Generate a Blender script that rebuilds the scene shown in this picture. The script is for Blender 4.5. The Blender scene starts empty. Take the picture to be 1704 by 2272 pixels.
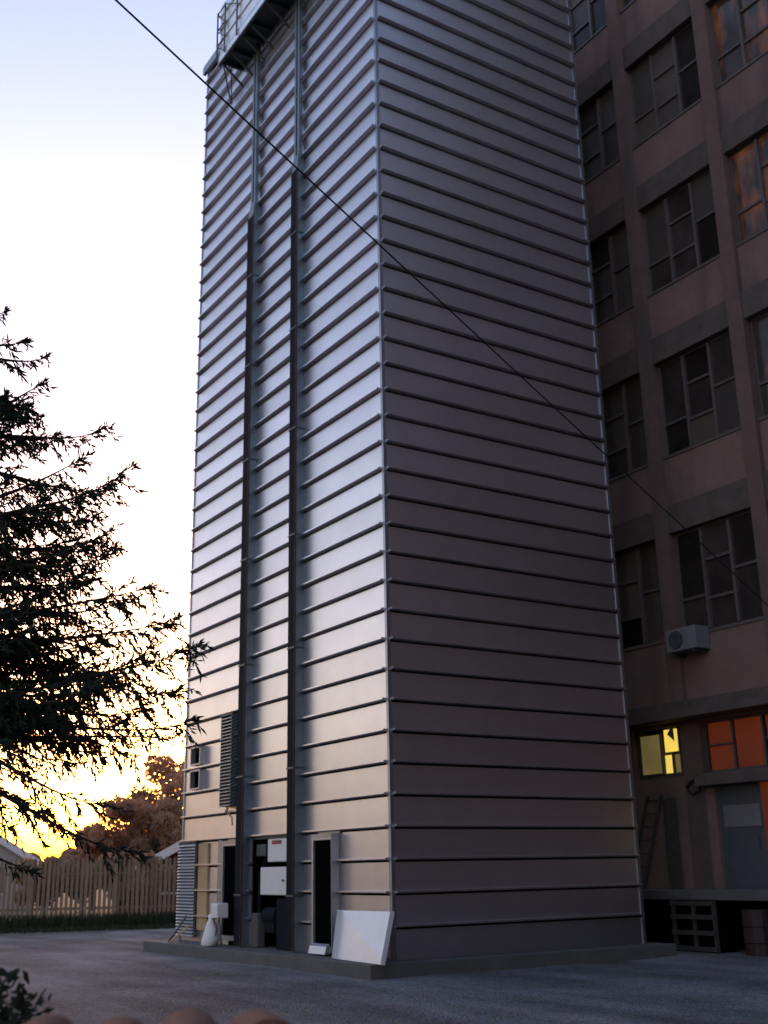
import bpy, bmesh, math, random
from mathutils import Vector, Matrix

# ------------------------------------------------------------------ camera, sky, sun, exposure
S = bpy.context.scene
COL = S.collection
CAM = Vector((-11.125, -17.263, 1.464))
F_PX = 2529.5                      # focal length in pixels of the 1704 px wide photograph
YAW, PITCH, ROLL = math.radians(32.748), math.radians(17.424), math.radians(-1.1046)
SUN_AZ, SUN_EL = math.radians(23.0), math.radians(1.9)    # azimuth from +Y towards +X

def cam_axes():
    f = Vector((math.sin(YAW) * math.cos(PITCH), math.cos(YAW) * math.cos(PITCH), math.sin(PITCH)))
    r = Vector((math.cos(YAW), -math.sin(YAW), 0))
    u = r.cross(f)
    return r * math.cos(ROLL) + u * math.sin(ROLL), u * math.cos(ROLL) - r * math.sin(ROLL), f
AX_R, AX_U, AX_F = cam_axes()
cd = bpy.data.cameras.new('camera')
cam = bpy.data.objects.new('camera', cd)
COL.objects.link(cam)
cam.matrix_world = Matrix(((AX_R.x, AX_U.x, -AX_F.x, CAM.x), (AX_R.y, AX_U.y, -AX_F.y, CAM.y),
                           (AX_R.z, AX_U.z, -AX_F.z, CAM.z), (0, 0, 0, 1)))
cd.sensor_fit = 'HORIZONTAL'
cd.sensor_width = 36.0
cd.lens = 36.0 * F_PX / 1704.0
cd.clip_start = 0.05
cd.clip_end = 6000
cd.dof.use_dof = True
cd.dof.focus_distance = 12.0
cd.dof.aperture_fstop = 2.6
S.camera = cam
S.render.resolution_x, S.render.resolution_y = 768, 1024

world = bpy.data.worlds.new('World')
S.world = world
world.use_nodes = True
wn = world.node_tree
sky = wn.nodes.new('ShaderNodeTexSky')
sky.sky_type = 'NISHITA'
sky.sun_disc = False
sky.sun_elevation = SUN_EL
sky.sun_rotation = SUN_AZ
sky.air_density = 1.0
sky.dust_density = 1.3
sky.ozone_density = 1.7
bg = wn.nodes['Background']
bg.inputs['Strength'].default_value = 0.15
tint = wn.nodes.new('ShaderNodeMix')          # the camera's slightly magenta white balance
tint.data_type = 'RGBA'; tint.blend_type = 'MULTIPLY'; tint.inputs['Factor'].default_value = 1
tint.inputs['B'].default_value = (1.06, .895, .985, 1)
wn.links.new(sky.outputs[0], tint.inputs['A'])
wn.links.new(tint.outputs['Result'], bg.inputs['Color'])

sl = bpy.data.lights.new('sun', 'SUN')
sl.energy = 0.12
sl.angle = math.radians(8)
sl.color = (1.0, 0.80, 0.66)
sun = bpy.data.objects.new('sun', sl)
COL.objects.link(sun)
sdir = Vector((math.sin(SUN_AZ) * math.cos(SUN_EL), math.cos(SUN_AZ) * math.cos(SUN_EL), math.sin(SUN_EL)))
sun.rotation_euler = sdir.to_track_quat('Z', 'Y').to_euler()
sun.location = sdir * 200

S.view_settings.view_transform = 'Standard'
S.view_settings.look = 'None'
S.view_settings.gamma = 1.0
S.view_settings.use_curve_mapping = False
S.view_settings.exposure = 3.05

# ------------------------------------------------------------------ helpers
def ray(px, py):
    return AX_R * ((px - 852) / F_PX) + AX_U * ((1136 - py) / F_PX) + AX_F
def at_x(px, py, x):
    d = ray(px, py); return CAM + d * ((x - CAM.x) / d.x)
def at_z(px, py, z):
    d = ray(px, py); return CAM + d * ((z - CAM.z) / d.z)
def at_dist(px, py, dist):           # horizontal distance from the camera
    d = ray(px, py); return CAM + d * (dist / math.hypot(d.x, d.y))

class MB:
    def __init__(s): s.v = []; s.f = []
    def add(s, vs, fs):
        n = len(s.v); s.v += [tuple(v) for v in vs]; s.f += [tuple(i + n for i in f) for f in fs]
        return s
    def box(s, x0, x1, y0, y1, z0, z1):
        return s.add([(x0,y0,z0),(x1,y0,z0),(x1,y1,z0),(x0,y1,z0),(x0,y0,z1),(x1,y0,z1),(x1,y1,z1),(x0,y1,z1)],
                     [(0,3,2,1),(4,5,6,7),(0,1,5,4),(1,2,6,5),(2,3,7,6),(3,0,4,7)])
    def bbox(s, x0, x1, y0, y1, z0, z1, b=0.01):   # box with chamfered edges
        bm = bmesh.new()
        bmesh.ops.create_cube(bm, size=1.0)
        for v in bm.verts:
            v.co = ((x0+x1)/2 + v.co.x*(x1-x0), (y0+y1)/2 + v.co.y*(y1-y0), (z0+z1)/2 + v.co.z*(z1-z0))
        bmesh.ops.bevel(bm, geom=bm.edges[:], offset=b, segments=2, affect='EDGES', profile=0.6)
        bm.verts.index_update()
        s.add([v.co[:] for v in bm.verts], [[v.index for v in f.verts] for f in bm.faces])
        bm.free(); return s
    def tube(s, pts, rads, n=6, cap=True):
        pts = [Vector(p) for p in pts]
        if not isinstance(rads, (list, tuple)): rads = [rads]*len(pts)
        base = len(s.v)
        for i, p in enumerate(pts):
            t = (pts[min(i+1, len(pts)-1)] - pts[max(i-1, 0)])
            if t.length < 1e-9: t = Vector((0,0,1))
            t.normalize()
            a = t.cross(Vector((0,0,1)) if abs(t.z) < .9 else Vector((1,0,0))).normalized(); b = t.cross(a)
            for k in range(n):
                an = 2*math.pi*k/n
                s.v.append(tuple(p + (a*math.cos(an) + b*math.sin(an))*rads[i]))
        for i in range(len(pts)-1):
            for k in range(n):
                k2 = (k+1) % n
                s.f.append((base+i*n+k, base+i*n+k2, base+(i+1)*n+k2, base+(i+1)*n+k))
        if cap:
            s.f.append(tuple(base+k for k in range(n))[::-1])
            s.f.append(tuple(base+(len(pts)-1)*n+k for k in range(n)))
        return s
    def bar(s, a, b, w, h):
        a, b = Vector(a), Vector(b); t = (b-a).normalized()
        u = t.cross(Vector((0,0,1)) if abs(t.z) < .95 else Vector((1,0,0))).normalized(); v = u.cross(t)
        vs = []
        for p in (a, b):
            for i, j in ((-1,-1),(1,-1),(1,1),(-1,1)): vs.append(p + u*(i*w/2) + v*(j*h/2))
        return s.add(vs, [(3,2,1,0),(4,5,6,7),(0,1,5,4),(1,2,6,5),(2,3,7,6),(3,0,4,7)])
    def prism(s, prof, a, b):        # profile of 3D points at a, same at b
        n = len(prof)
        s.add([a(p) for p in prof] + [b(p) for p in prof],
              [tuple(range(n))[::-1], tuple(range(n, 2*n))] + [(i, (i+1) % n, (i+1) % n + n, i + n) for i in range(n)])
        return s
    def mesh(s, name, mat, smooth=False):
        me = bpy.data.meshes.new(name)
        me.from_pydata(s.v, [], s.f)
        me.update()
        bm = bmesh.new(); bm.from_mesh(me)
        if len(bm.faces) < 20000: bmesh.ops.recalc_face_normals(bm, faces=bm.faces[:])
        bm.to_mesh(me); bm.free()
        if smooth:
            for p in me.polygons: p.use_smooth = True
        me.materials.append(mat)
        return me
    def build(s, name, mat, parent=None, smooth=False):
        return link(name, s.mesh(name, mat, smooth), parent)

def link(name, me, parent=None, loc=None):
    o = bpy.data.objects.new(name, me)
    COL.objects.link(o)
    if parent: o.parent = parent
    if loc is not None: o.location = loc
    return o
def tag(o, label=None, cat=None, group=None, kind=None):
    if label: o['label'] = label
    if cat: o['category'] = cat
    if group: o['group'] = group
    if kind: o['kind'] = kind
    return o
def empty(name, loc, label, cat, group=None):
    o = bpy.data.objects.new(name, None)
    COL.objects.link(o); o.location = loc
    o.empty_display_size = .3
    return tag(o, label, cat, group)
def rel(o, parent):                  # keep world coordinates of a mesh under an offset empty
    o.parent = parent
    o.matrix_parent_inverse = Matrix.Translation(-Vector(parent.location))
    return o

# ------------------------------------------------------------------ materials
def mat(name, base, rough=.6, metal=0.0, noise=None, bump=None, rand=0.0, spec=.5, translucent=None, stain=None):
    m = bpy.data.materials.new(name); m.use_nodes = True
    nt = m.node_tree; N = nt.nodes; L = nt.links
    p = N['Principled BSDF']
    p.inputs['Base Color'].default_value = (*base, 1)
    p.inputs['Roughness'].default_value = rough
    p.inputs['Metallic'].default_value = metal
    p.inputs['Specular IOR Level'].default_value = spec
    tc = N.new('ShaderNodeTexCoord')
    col = None
    if noise:
        sc, amt, detail = noise
        geo = N.new('ShaderNodeNewGeometry')
        tx = N.new('ShaderNodeTexNoise'); tx.inputs['Scale'].default_value = sc; tx.inputs['Detail'].default_value = detail
        tx.inputs['Roughness'].default_value = .62
        L.new(geo.outputs['Position'], tx.inputs['Vector'])
        mr = N.new('ShaderNodeMapRange')
        mr.inputs['From Min'].default_value = .25; mr.inputs['From Max'].default_value = .75
        mr.inputs['To Min'].default_value = 1 - amt; mr.inputs['To Max'].default_value = 1 + amt
        L.new(tx.outputs['Fac'], mr.inputs['Value'])
        mx = N.new('ShaderNodeMix'); mx.data_type = 'RGBA'; mx.blend_type = 'MULTIPLY'; mx.inputs['Factor'].default_value = 1
        mx.inputs['A'].default_value = (*base, 1)
        L.new(mr.outputs[0], mx.inputs['B'])
        col = mx.outputs['Result']
    if stain:
        scol, sc, lo, hi = stain
        geo2 = N.new('ShaderNodeNewGeometry')
        mp = N.new('ShaderNodeMapping'); mp.inputs['Scale'].default_value = (1, 1, .28)
        t2 = N.new('ShaderNodeTexNoise'); t2.inputs['Scale'].default_value = sc; t2.inputs['Detail'].default_value = 6
        L.new(geo2.outputs['Position'], mp.inputs['Vector']); L.new(mp.outputs[0], t2.inputs['Vector'])
        m2 = N.new('ShaderNodeMapRange'); m2.inputs['From Min'].default_value = lo; m2.inputs['From Max'].default_value = hi
        L.new(t2.outputs['Fac'], m2.inputs['Value'])
        mx2 = N.new('ShaderNodeMix'); mx2.data_type = 'RGBA'
        L.new(m2.outputs[0], mx2.inputs['Factor'])
        if col: L.new(col, mx2.inputs['A'])
        else: mx2.inputs['A'].default_value = (*base, 1)
        mx2.inputs['B'].default_value = (*scol, 1)
        col = mx2.outputs['Result']
    if rand:
        oi = N.new('ShaderNodeObjectInfo')
        r2 = N.new('ShaderNodeMapRange'); r2.inputs['To Min'].default_value = 1 - rand; r2.inputs['To Max'].default_value = 1 + rand
        L.new(oi.outputs['Random'], r2.inputs['Value'])
        m3 = N.new('ShaderNodeMix'); m3.data_type = 'RGBA'; m3.blend_type = 'MULTIPLY'; m3.inputs['Factor'].default_value = 1
        if col: L.new(col, m3.inputs['A'])
        else: m3.inputs['A'].default_value = (*base, 1)
        L.new(r2.outputs[0], m3.inputs['B'])
        col = m3.outputs['Result']
    if col: L.new(col, p.inputs['Base Color'])
    if bump:
        sc, st, dist = bump
        geo3 = N.new('ShaderNodeNewGeometry')
        t3 = N.new('ShaderNodeTexNoise'); t3.inputs['Scale'].default_value = sc; t3.inputs['Detail'].default_value = 6
        L.new(geo3.outputs['Position'], t3.inputs['Vector'])
        b = N.new('ShaderNodeBump'); b.inputs['Strength'].default_value = st; b.inputs['Distance'].default_value = dist
        L.new(t3.outputs['Fac'], b.inputs['Height']); L.new(b.outputs[0], p.inputs['Normal'])
    if translucent:
        tr = N.new('ShaderNodeBsdfTranslucent'); tr.inputs['Color'].default_value = (*translucent, 1)
        ms = N.new('ShaderNodeMixShader'); ms.inputs[0].default_value = .5
        L.new(p.outputs[0], ms.inputs[1]); L.new(tr.outputs[0], ms.inputs[2])
        L.new(ms.outputs[0], N['Material Output'].inputs['Surface'])
    return m

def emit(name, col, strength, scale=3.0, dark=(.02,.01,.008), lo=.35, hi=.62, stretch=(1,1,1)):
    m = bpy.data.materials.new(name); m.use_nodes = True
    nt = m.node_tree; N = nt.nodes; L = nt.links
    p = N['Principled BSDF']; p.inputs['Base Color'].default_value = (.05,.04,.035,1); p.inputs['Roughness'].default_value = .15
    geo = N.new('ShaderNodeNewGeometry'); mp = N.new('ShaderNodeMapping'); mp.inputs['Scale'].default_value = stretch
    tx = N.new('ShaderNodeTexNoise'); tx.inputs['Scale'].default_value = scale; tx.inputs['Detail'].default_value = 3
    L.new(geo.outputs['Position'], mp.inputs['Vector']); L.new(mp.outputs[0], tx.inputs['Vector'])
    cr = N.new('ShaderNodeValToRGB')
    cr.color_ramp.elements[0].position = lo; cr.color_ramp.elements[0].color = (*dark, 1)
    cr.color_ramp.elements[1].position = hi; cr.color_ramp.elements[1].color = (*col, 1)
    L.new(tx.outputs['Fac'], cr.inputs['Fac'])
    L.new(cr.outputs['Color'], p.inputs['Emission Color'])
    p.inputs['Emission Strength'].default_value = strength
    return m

M = {}
M['galv'] = mat('galvanised_cladding', (.62,.585,.615), .38, 1.0, noise=(1.3,.07,6), rand=.06, bump=(1.2,.10,.04))
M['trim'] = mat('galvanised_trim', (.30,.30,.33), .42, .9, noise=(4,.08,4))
M['parapet'] = mat('bright_parapet_sheet', (.86,.85,.86), .4, .75, noise=(4,.05,4))
M['louvre'] = mat('grey_louvre_metal', (.42,.42,.45), .42, .7, noise=(5,.08,4))
M['duct'] = mat('dull_zinc_duct', (.17,.20,.23), .5, .7, noise=(3,.12,5))
M['ductdark'] = mat('dark_painted_duct', (.010,.013,.018), .8, 0, noise=(6,.2,4), spec=.08)
M['rust'] = mat('rusty_seam', (.07,.035,.03), .7, .2, noise=(9,.3,4))
M['steel'] = mat('dark_steel', (.07,.085,.09), .5, .5, noise=(6,.15,4))
M['black'] = mat('unlit_depth_black', (.004,.004,.005), 1.0, spec=0.0)  # black colour stands for the shade inside openings and recesses
M['white'] = mat('white_enamel', (.76,.69,.66), .5, 0, noise=(5,.05,4))
M['sheet'] = mat('pale_sheet_metal', (.74,.69,.68), .45, .25, noise=(3,.05,5))
M['red'] = mat('red_label', (.35,.03,.03), .5)
M['ply'] = mat('tan_board', (.50,.31,.15), .7, noise=(7,.15,5))
M['concrete'] = mat('plinth_concrete', (.105,.095,.09), .85, noise=(2.2,.22,8), bump=(18,.3,.02), stain=((.09,.085,.08),1.2,.5,.72))
M['plaster'] = mat('pinkish_plaster', (.195,.117,.100), .9, noise=(1.6,.16,7), bump=(25,.2,.01), stain=((.075,.052,.047),.9,.48,.74))
M['pilaster'] = mat('brown_pilaster_render', (.14,.083,.070), .9, noise=(2.2,.2,7), bump=(25,.2,.01), stain=((.09,.065,.06),1.1,.5,.75))
M['beam'] = mat('brown_beam_concrete', (.10,.070,.060), .9, noise=(2.6,.25,7), bump=(22,.25,.01), stain=((.07,.055,.05),1.3,.48,.72))
M['frame'] = mat('window_frame_paint', (.10,.078,.072), .6, noise=(8,.15,4))
M['glass'] = mat('window_glass', (.040,.031,.027), .22, 0, rand=.6, spec=.16, noise=(1.4,.4,4))
M['blind'] = mat('window_blind', (.075,.055,.043), .6, 0, rand=.35, noise=(2,.1,3))
M['orange'] = emit('orange_lit_pane', (.40,.06,.010), .028, .9, (.24,.035,.006), .3, .7)
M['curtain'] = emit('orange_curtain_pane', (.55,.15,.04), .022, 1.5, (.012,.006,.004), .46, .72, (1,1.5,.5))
M['yellow'] = emit('yellow_lit_pane', (.64,.45,.05), .19, 1.2, (.50,.36,.08), .3, .7)
M['yellowdim'] = emit('dim_yellow_pane', (.20,.15,.045), .085, 1.2, (.13,.10,.035), .3, .7)
M['gravel'] = None
M['bark'] = mat('conifer_bark', (.03,.022,.018), .9, noise=(9,.3,6), bump=(20,.5,.03))
M['needle'] = mat('conifer_needles', (.028,.045,.024), .6, noise=(4,.35,3), translucent=(.05,.07,.025))
M['leafbrown'] = mat('haze_lifted_brown_leaves', (.30,.19,.12), .7, noise=(1.1,.35,4), translucent=(.70,.36,.20))  # colour and translucency raised to stand in for backlit haze
M['leafgreen'] = mat('dark_leaves', (.016,.024,.011), .8, noise=(4,.35,3), translucent=(.03,.05,.015))
M['twig'] = mat('brown_twigs', (.06,.045,.035), .9, noise=(5,.2,4))
M['grassm'] = mat('dark_grass', (.035,.042,.022), .8, noise=(2,.35,5), translucent=(.04,.05,.015))
M['field'] = mat('rough_ground', (.055,.055,.035), .95, noise=(.7,.35,8))
M['fence'] = mat('weathered_fence_wood', (.25,.175,.12), .85, noise=(6,.2,5), rand=.18)
M['tile'] = mat('terracotta_tile', (.13,.052,.032), .9, noise=(14,.28,7), bump=(40,.35,.01), rand=.15, stain=((.12,.075,.06),6,.52,.7))
M['housewall'] = mat('grey_house_render', (.42,.37,.36), .9, noise=(1,.08,5))
M['redwall'] = mat('dark_red_house_wall', (.16,.05,.045), .85, noise=(3,.15,5))
M['roofred'] = mat('old_roof', (.15,.085,.07), .85, noise=(3,.2,5))
M['barge'] = mat('white_bargeboard', (.78,.72,.71), .6)
M['cable'] = mat('black_cable', (.012,.010,.012), .6)
M['door'] = mat('grey_steel_door', (.075,.075,.085), .6, noise=(3,.12,5))
M['plate'] = mat('pale_door_plate', (.17,.155,.16), .6, noise=(3,.1,4))
M['wood'] = mat('old_wood', (.045,.037,.030), .85, noise=(8,.25,6))
M['drum'] = mat('dark_red_drum', (.022,.006,.005), .6, noise=(4,.2,4))
M['sack'] = mat('white_woven_sack', (.82,.75,.72), .8, noise=(12,.06,4), bump=(60,.2,.005))

def gravel_material():
    m = bpy.data.materials.new('grey_gravel'); m.use_nodes = True
    nt = m.node_tree; N = nt.nodes; L = nt.links; p = N['Principled BSDF']
    p.inputs['Roughness'].default_value = .92; p.inputs['Specular IOR Level'].default_value = .25
    geo = N.new('ShaderNodeNewGeometry')
    n1 = N.new('ShaderNodeTexNoise'); n1.inputs['Scale'].default_value = .55; n1.inputs['Detail'].default_value = 7
    n2 = N.new('ShaderNodeTexVoronoi'); n2.inputs['Scale'].default_value = 26
    n3 = N.new('ShaderNodeTexNoise'); n3.inputs['Scale'].default_value = 9; n3.inputs['Detail'].default_value = 8
    mp = N.new('ShaderNodeMapping'); mp.inputs['Rotation'].default_value = (0,0,math.radians(24)); mp.inputs['Scale'].default_value = (.9,.16,1)
    n4 = N.new('ShaderNodeTexNoise'); n4.inputs['Scale'].default_value = .8; n4.inputs['Detail'].default_value = 5
    L.new(geo.outputs['Position'], mp.inputs['Vector']); L.new(mp.outputs[0], n4.inputs['Vector'])
    for n in (n1, n2, n3): L.new(geo.outputs['Position'], n.inputs['Vector'])
    cr = N.new('ShaderNodeValToRGB')
    e = cr.color_ramp.elements
    e[0].position = .36; e[0].color = (.050,.045,.044,1); e[1].position = .62; e[1].color = (.33,.315,.32,1)
    em = cr.color_ramp.elements.new(.48); em.color = (.165,.155,.155,1)
    mx = N.new('ShaderNodeMix'); mx.inputs['Factor'].default_value = .62
    L.new(n1.outputs['Fac'], mx.inputs['A']); L.new(n4.outputs['Fac'], mx.inputs['B'])
    mx2 = N.new('ShaderNodeMix'); mx2.inputs['Factor'].default_value = .22
    L.new(mx.outputs['Result'], mx2.inputs['A']); L.new(n3.outputs['Fac'], mx2.inputs['B'])
    L.new(mx2.outputs['Result'], cr.inputs['Fac'])
    mul = N.new('ShaderNodeMix'); mul.data_type = 'RGBA'; mul.blend_type = 'MULTIPLY'; mul.inputs['Factor'].default_value = .45
    L.new(cr.outputs['Color'], mul.inputs['A']); L.new(n2.outputs['Color'], mul.inputs['B'])
    L.new(mul.outputs['Result'], p.inputs['Base Color'])
    ad = N.new('ShaderNodeMath'); ad.operation = 'ADD'
    L.new(n2.outputs['Distance'], ad.inputs[0]); L.new(n3.outputs['Fac'], ad.inputs[1])
    b = N.new('ShaderNodeBump'); b.inputs['Strength'].default_value = .6; b.inputs['Distance'].default_value = .04
    L.new(ad.outputs[0], b.inputs['Height']); L.new(b.outputs[0], p.inputs['Normal'])
    return m
M['gravel'] = gravel_material()

# ------------------------------------------------------------------ ground
ZG = -0.26
def sheet(name, poly, z, m):
    mb = MB(); mb.add([(x, y, z) for x, y in poly], [tuple(range(len(poly)))])
    o = mb.build(name, m); o['kind'] = 'structure'; return o
sheet('ground', [(-2500,-2500),(2500,-2500),(2500,2500),(-2500,2500)], ZG - .004, M['field'])
# gravel yard as a gently uneven grid
def yard():
    mb = MB(); rnd = random.Random(3)
    nx, ny = 70, 80
    x0, x1, y0, y1 = -32.0, 30.0, -30.0, 20.0
    def h(x, y):
        return .022*math.sin(x*.9+1.2)*math.sin(y*.55+.4) + .012*math.sin(x*2.3+y*1.1)
    vs = []
    for j in range(ny+1):
        for i in range(nx+1):
            x = x0 + (x1-x0)*i/nx; y = y0 + (y1-y0)*j/ny
            if j == ny: y = 19.6 + .5*math.sin(x*.7) + .3*math.sin(x*1.9+1) - .12*x
            vs.append((x, y, ZG + .03 + h(x, y)*(0 if j == ny else 1) + (-.028 if j == ny else 0)))
    fs = [(j*(nx+1)+i, j*(nx+1)+i+1, (j+1)*(nx+1)+i+1, (j+1)*(nx+1)+i) for j in range(ny) for i in range(nx)]
    mb.add(vs, fs)
    o = mb.build('gravel_yard', M['gravel'], smooth=True); o['kind'] = 'structure'
yard()

# ------------------------------------------------------------------ plinth
WL, WR, H = 9.171, 5.82, 0.55
pl = MB().bbox(-.70, WR + .45, -.38, WL + .50, ZG - .1, -.004, .02).build('concrete_plinth', M['concrete'])
tag(pl, 'low grey concrete plinth under the tall silver tower', 'plinth')

# ------------------------------------------------------------------ the silver tower
tower = empty('grain_dryer_tower', (0, 0, 0), 'tall silver tower clad in ribbed horizontal metal panels', 'tower')
TOP = 43
PROF = [(-.030, 0), (-.010, .104), (.016, .104), (.021, 0), (.490, 0)]     # (z, out) of one course, rib at its foot

def course_panel(face, a, b, name='panel', first=False):
    """one cladding panel from a to b along the face; local z 0 is the rib line"""
    prof = list(PROF)
    if first: prof = [(0.0, 0), (.490, 0)]
    back = [(prof[-1][0], -.03), (prof[0][0], -.03)]
    ring = prof + back
    mb = MB()
    if face == 'left':
        mb.prism(ring, lambda p: (-p[1], a, p[0]), lambda p: (-p[1], b, p[0]))
    elif face == 'right':
        mb.prism(ring, lambda p: (a, -p[1], p[0]), lambda p: (b, -p[1], p[0]))
    elif face == 'back':
        mb.prism(ring, lambda p: (a, WL + p[1], p[0]), lambda p: (b, WL + p[1], p[0]))
    return mb.mesh(name, M['galv'])

left_full = course_panel('left', .044, WL - .044)
right_full = course_panel('right', .044, WR - .044)
back_full = course_panel('back', .055, WR - .055)
low_segments = [(.044, 1.78), (2.49, 3.52), (5.44, 5.84), (6.53, WL - .055)]
low_mesh = [course_panel('left', a, b) for a, b in low_segments]
low_first = [course_panel('left', a, b, first=True) for a, b in low_segments]
rng = random.Random(11)
for i in range(TOP + 1):
    z = i * H
    if i < 4:
        for k in range(len(low_segments)):
            link('panel', (low_first if i == 0 else low_mesh)[k], tower, (0, 0, z))
    else:
        link('panel', left_full, tower, (rng.uniform(-.004,.004), 0, z))
    if i == 0:
        link('panel', course_panel('right', .044, WR - .044, first=True), tower, (0, 0, z))
        link('panel', course_panel('back', .055, WR - .055, first=True), tower, (0, 0, z))
    else:
        link('panel', right_full, tower, (0, rng.uniform(-.004,.004), z))
        link('panel', back_full, tower, (0, 0, z))
ZT = (TOP + 1) * H - .05
# corner trims (folded angles)
def angle(cx, cy, sx, sy):
    w, t = .050, .022
    prof = [(-sx*t, -sy*t), (sx*w, -sy*t), (sx*w, -sy*.002), (-sx*.002*0+sx*.0, -sy*.002*0+sy*.0), (-sy*0 - sx*.0, sy*w), (-sx*t, sy*w)]
    mb = MB()
    mb.prism(prof, lambda p: (cx + p[0], cy + p[1], 0), lambda p: (cx + p[0], cy + p[1], ZT))
    return mb.build('corner_trim', M['trim'], tower)
angle(0, 0, 1, 1); angle(WR, 0, -1, 1); angle(0, WL, 1, -1); angle(WR, WL, -1, -1)
MB().box(.55, WR - .036, .036, WL - .036, .002, 2.301).build('light_block_core', M['black'], tower)  # black filler making the depth behind the low openings dark
MB().box(.036, WR - .036, .036, WL - .036, 2.302, ZT - .01).build('light_block_core', M['black'], tower)  # black filler added to stop sunlight leaking through the panel gaps
MB().box(-.02, .54, .04, .06, 0.003, 2.2).build('light_block_core', M['black'], tower)
MB().box(.02, .54, .06, WL - .06, 2.25, 2.30).build('inner_ceiling', M['black'], tower)
# roof cap
MB().bbox(-.10, WR + .10, -.10, WL + .10, ZT, ZT + .16, .02).build('roof_cap', M['trim'], tower)
mb = MB(); mb.prism([(-.05, ZT+.16), (WR+.05, ZT+.16), (WR/2, ZT+1.1)], lambda p: (p[0], -.05, p[1]), lambda p: (p[0], WL+.05, p[1]))
mb.build('roof', M['galv'], tower)
# base flashing
MB().box(-.012, .05, .06, 1.78, .002, .05).build('base_flashing', M['trim'], tower)

# elevator legs: lower box ducts, upper twin tubes
def elevator_leg(y0, y1, ztop, zplat):
    d = MB().box(-.205, .0, y0, y1, .002, ztop)
    duct = d.build('elevator_duct', M['duct'], tower)
    MB().box(-.222, -.207, y0 + .012, y1 - .004, .02, ztop - .05).build('front_plate', M['ductdark'], duct)
    s = MB()
    s.box(-.226, -.190, y0 - .006, y0 + .008, .02, ztop - .02)
    s.build('rusty_edge_seam', M['rust'], duct)
    z = 1.0
    while z < ztop:                                    # flange collars
        f = MB(); f.box(-.236, -.002, y0 - .014, y1 + .012, z, z + .035)
        f.build('flange', M['steel'], duct); z += 2.42
    # transition hopper
    t = MB()
    ym = (y0 + y1) / 2
    t.add([(-.205,y0,ztop),(0,y0,ztop),(0,y1,ztop),(-.205,y1,ztop),(-.17,ym-.14,ztop+.4),(-.02,ym-.14,ztop+.4),(-.02,ym+.10,ztop+.4),(-.17,ym+.10,ztop+.4)],
          [(0,3,2,1),(4,5,6,7),(0,1,5,4),(1,2,6,5),(2,3,7,6),(3,0,4,7)])
    t.build('transition', M['duct'], tower)
    for ya, yb in ((ym - .14, ym - .055), (ym + .02, ym + .10)):
        MB().box(-.165, -.075, ya, yb, ztop + .4, zplat).build('upper_tube', M['duct'], tower)
    z = ztop + 2.0
    while z < zplat:
        MB().box(-.172, -.002, ym - .05, ym + .015, z, z + .08).build('tube_bracket', M['steel'], tower); z += 2.75
elevator_leg(3.19, 3.47, 17.25, 22.36)
elevator_leg(5.50, 5.80, 17.25, 22.36)

# protruding door frames
def hatch(y0, y1, z0, z1, d, jamb, name='door_frame'):
    fr = MB()
    fr.box(-d, .0, y0, y0 + .035, z0, z1)              # right side plate (-y)
    fr.box(-d, .0, y1 - jamb, y1, z0, z1)
    fr.box(-d, .0, y0 + .035, y1 - jamb, z1 - .11, z1)
    fr.box(-d, .0, y0 + .035, y1 - jamb, z0, z0 + .10)
    o = fr.build(name, M['louvre'], tower)
    fl = MB()
    fl.box(-.024, -.001, y0 - .05, y0 - .001, z0, z1 + .03); fl.box(-.024, -.001, y0 - .05, y1 + .03, z1 + .001, z1 + .04)
    fl.build('flange', M['trim'], o)
    li = MB()
    li.box(-d - .012, -d - .001, y0, y0 + .02, z0, z1); li.box(-d - .012, -d - .001, y0 + .021, y1, z1 - .06, z1)
    li.build('lip', M['trim'], o)
    MB().box(-d + .045, -.005, y0 + .036, y1 - jamb - .001, z0 + .101, z1 - .111).build('opening_shade_fill', M['black'], o)  # black block fills the frame in place of the interior's shade
    return o
dB = hatch(1.75, 2.52, .06, 2.13, .18, .055)
sill = MB(); sill.prism([(-.30,.03),(-.26,.16),(-.19,.20),(-.18,.03)], lambda p: (p[0], 1.83, p[1]), lambda p: (p[0], 2.44, p[1]))
sill.build('sill', M['louvre'], dB)
dA = hatch(5.82, 6.56, .10, 2.13, .18, .05)

# machinery bay between the legs
bay = MB(); bay.box(-.01, .03, 3.52, 5.44, 2.12, 2.19); bay.build('bay_lintel', M['steel'], tower)
MB().box(.40, .42, 3.4, 5.55, .003, 2.2).build('bay_back', M['black'], tower)  # black sheet painted in for the shade of the recess
c1 = MB().bbox(-.05, .22, 3.78, 4.62, 1.66, 2.11, .02).build('control_cabinet', M['white'], tower)
MB().box(-.056, -.052, 4.00, 4.42, 2.00, 2.08).build('red_label', M['red'], c1)
MB().box(-.058, -.0565, 4.05, 4.20, 2.02, 2.06).build('grey_label', M['steel'], c1)
c2 = MB().bbox(-.05, .22, 3.80, 4.94, 1.02, 1.56, .02).build('control_cabinet', M['white'], tower)
MB().tube([(-.06, 3.9, 1.30), (-.085, 3.9, 1.30)], .025, 8).build('cabinet_knob', M['steel'], c2)
MB().bbox(-.02, .15, 5.10, 5.42, .002, .66, .02).build('concrete_block', M['concrete'], tower)
mt = MB(); mt.tube([(.12, 4.9, .62), (.12, 4.35, .62)], [.17, .17], 14); mt.tube([(.12, 4.36, .62), (.12, 4.22, .62)], [.10, .07], 12)
mt.box(.0, .24, 4.42, 4.82, .3, .5)
mo = mt.build('drive_motor', M['ductdark'], tower)
gs = MB(); gs.box(-.02, .26, 3.6, 4.25, .002, .95); gs.build('gearbox', M['ductdark'], tower)
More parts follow.
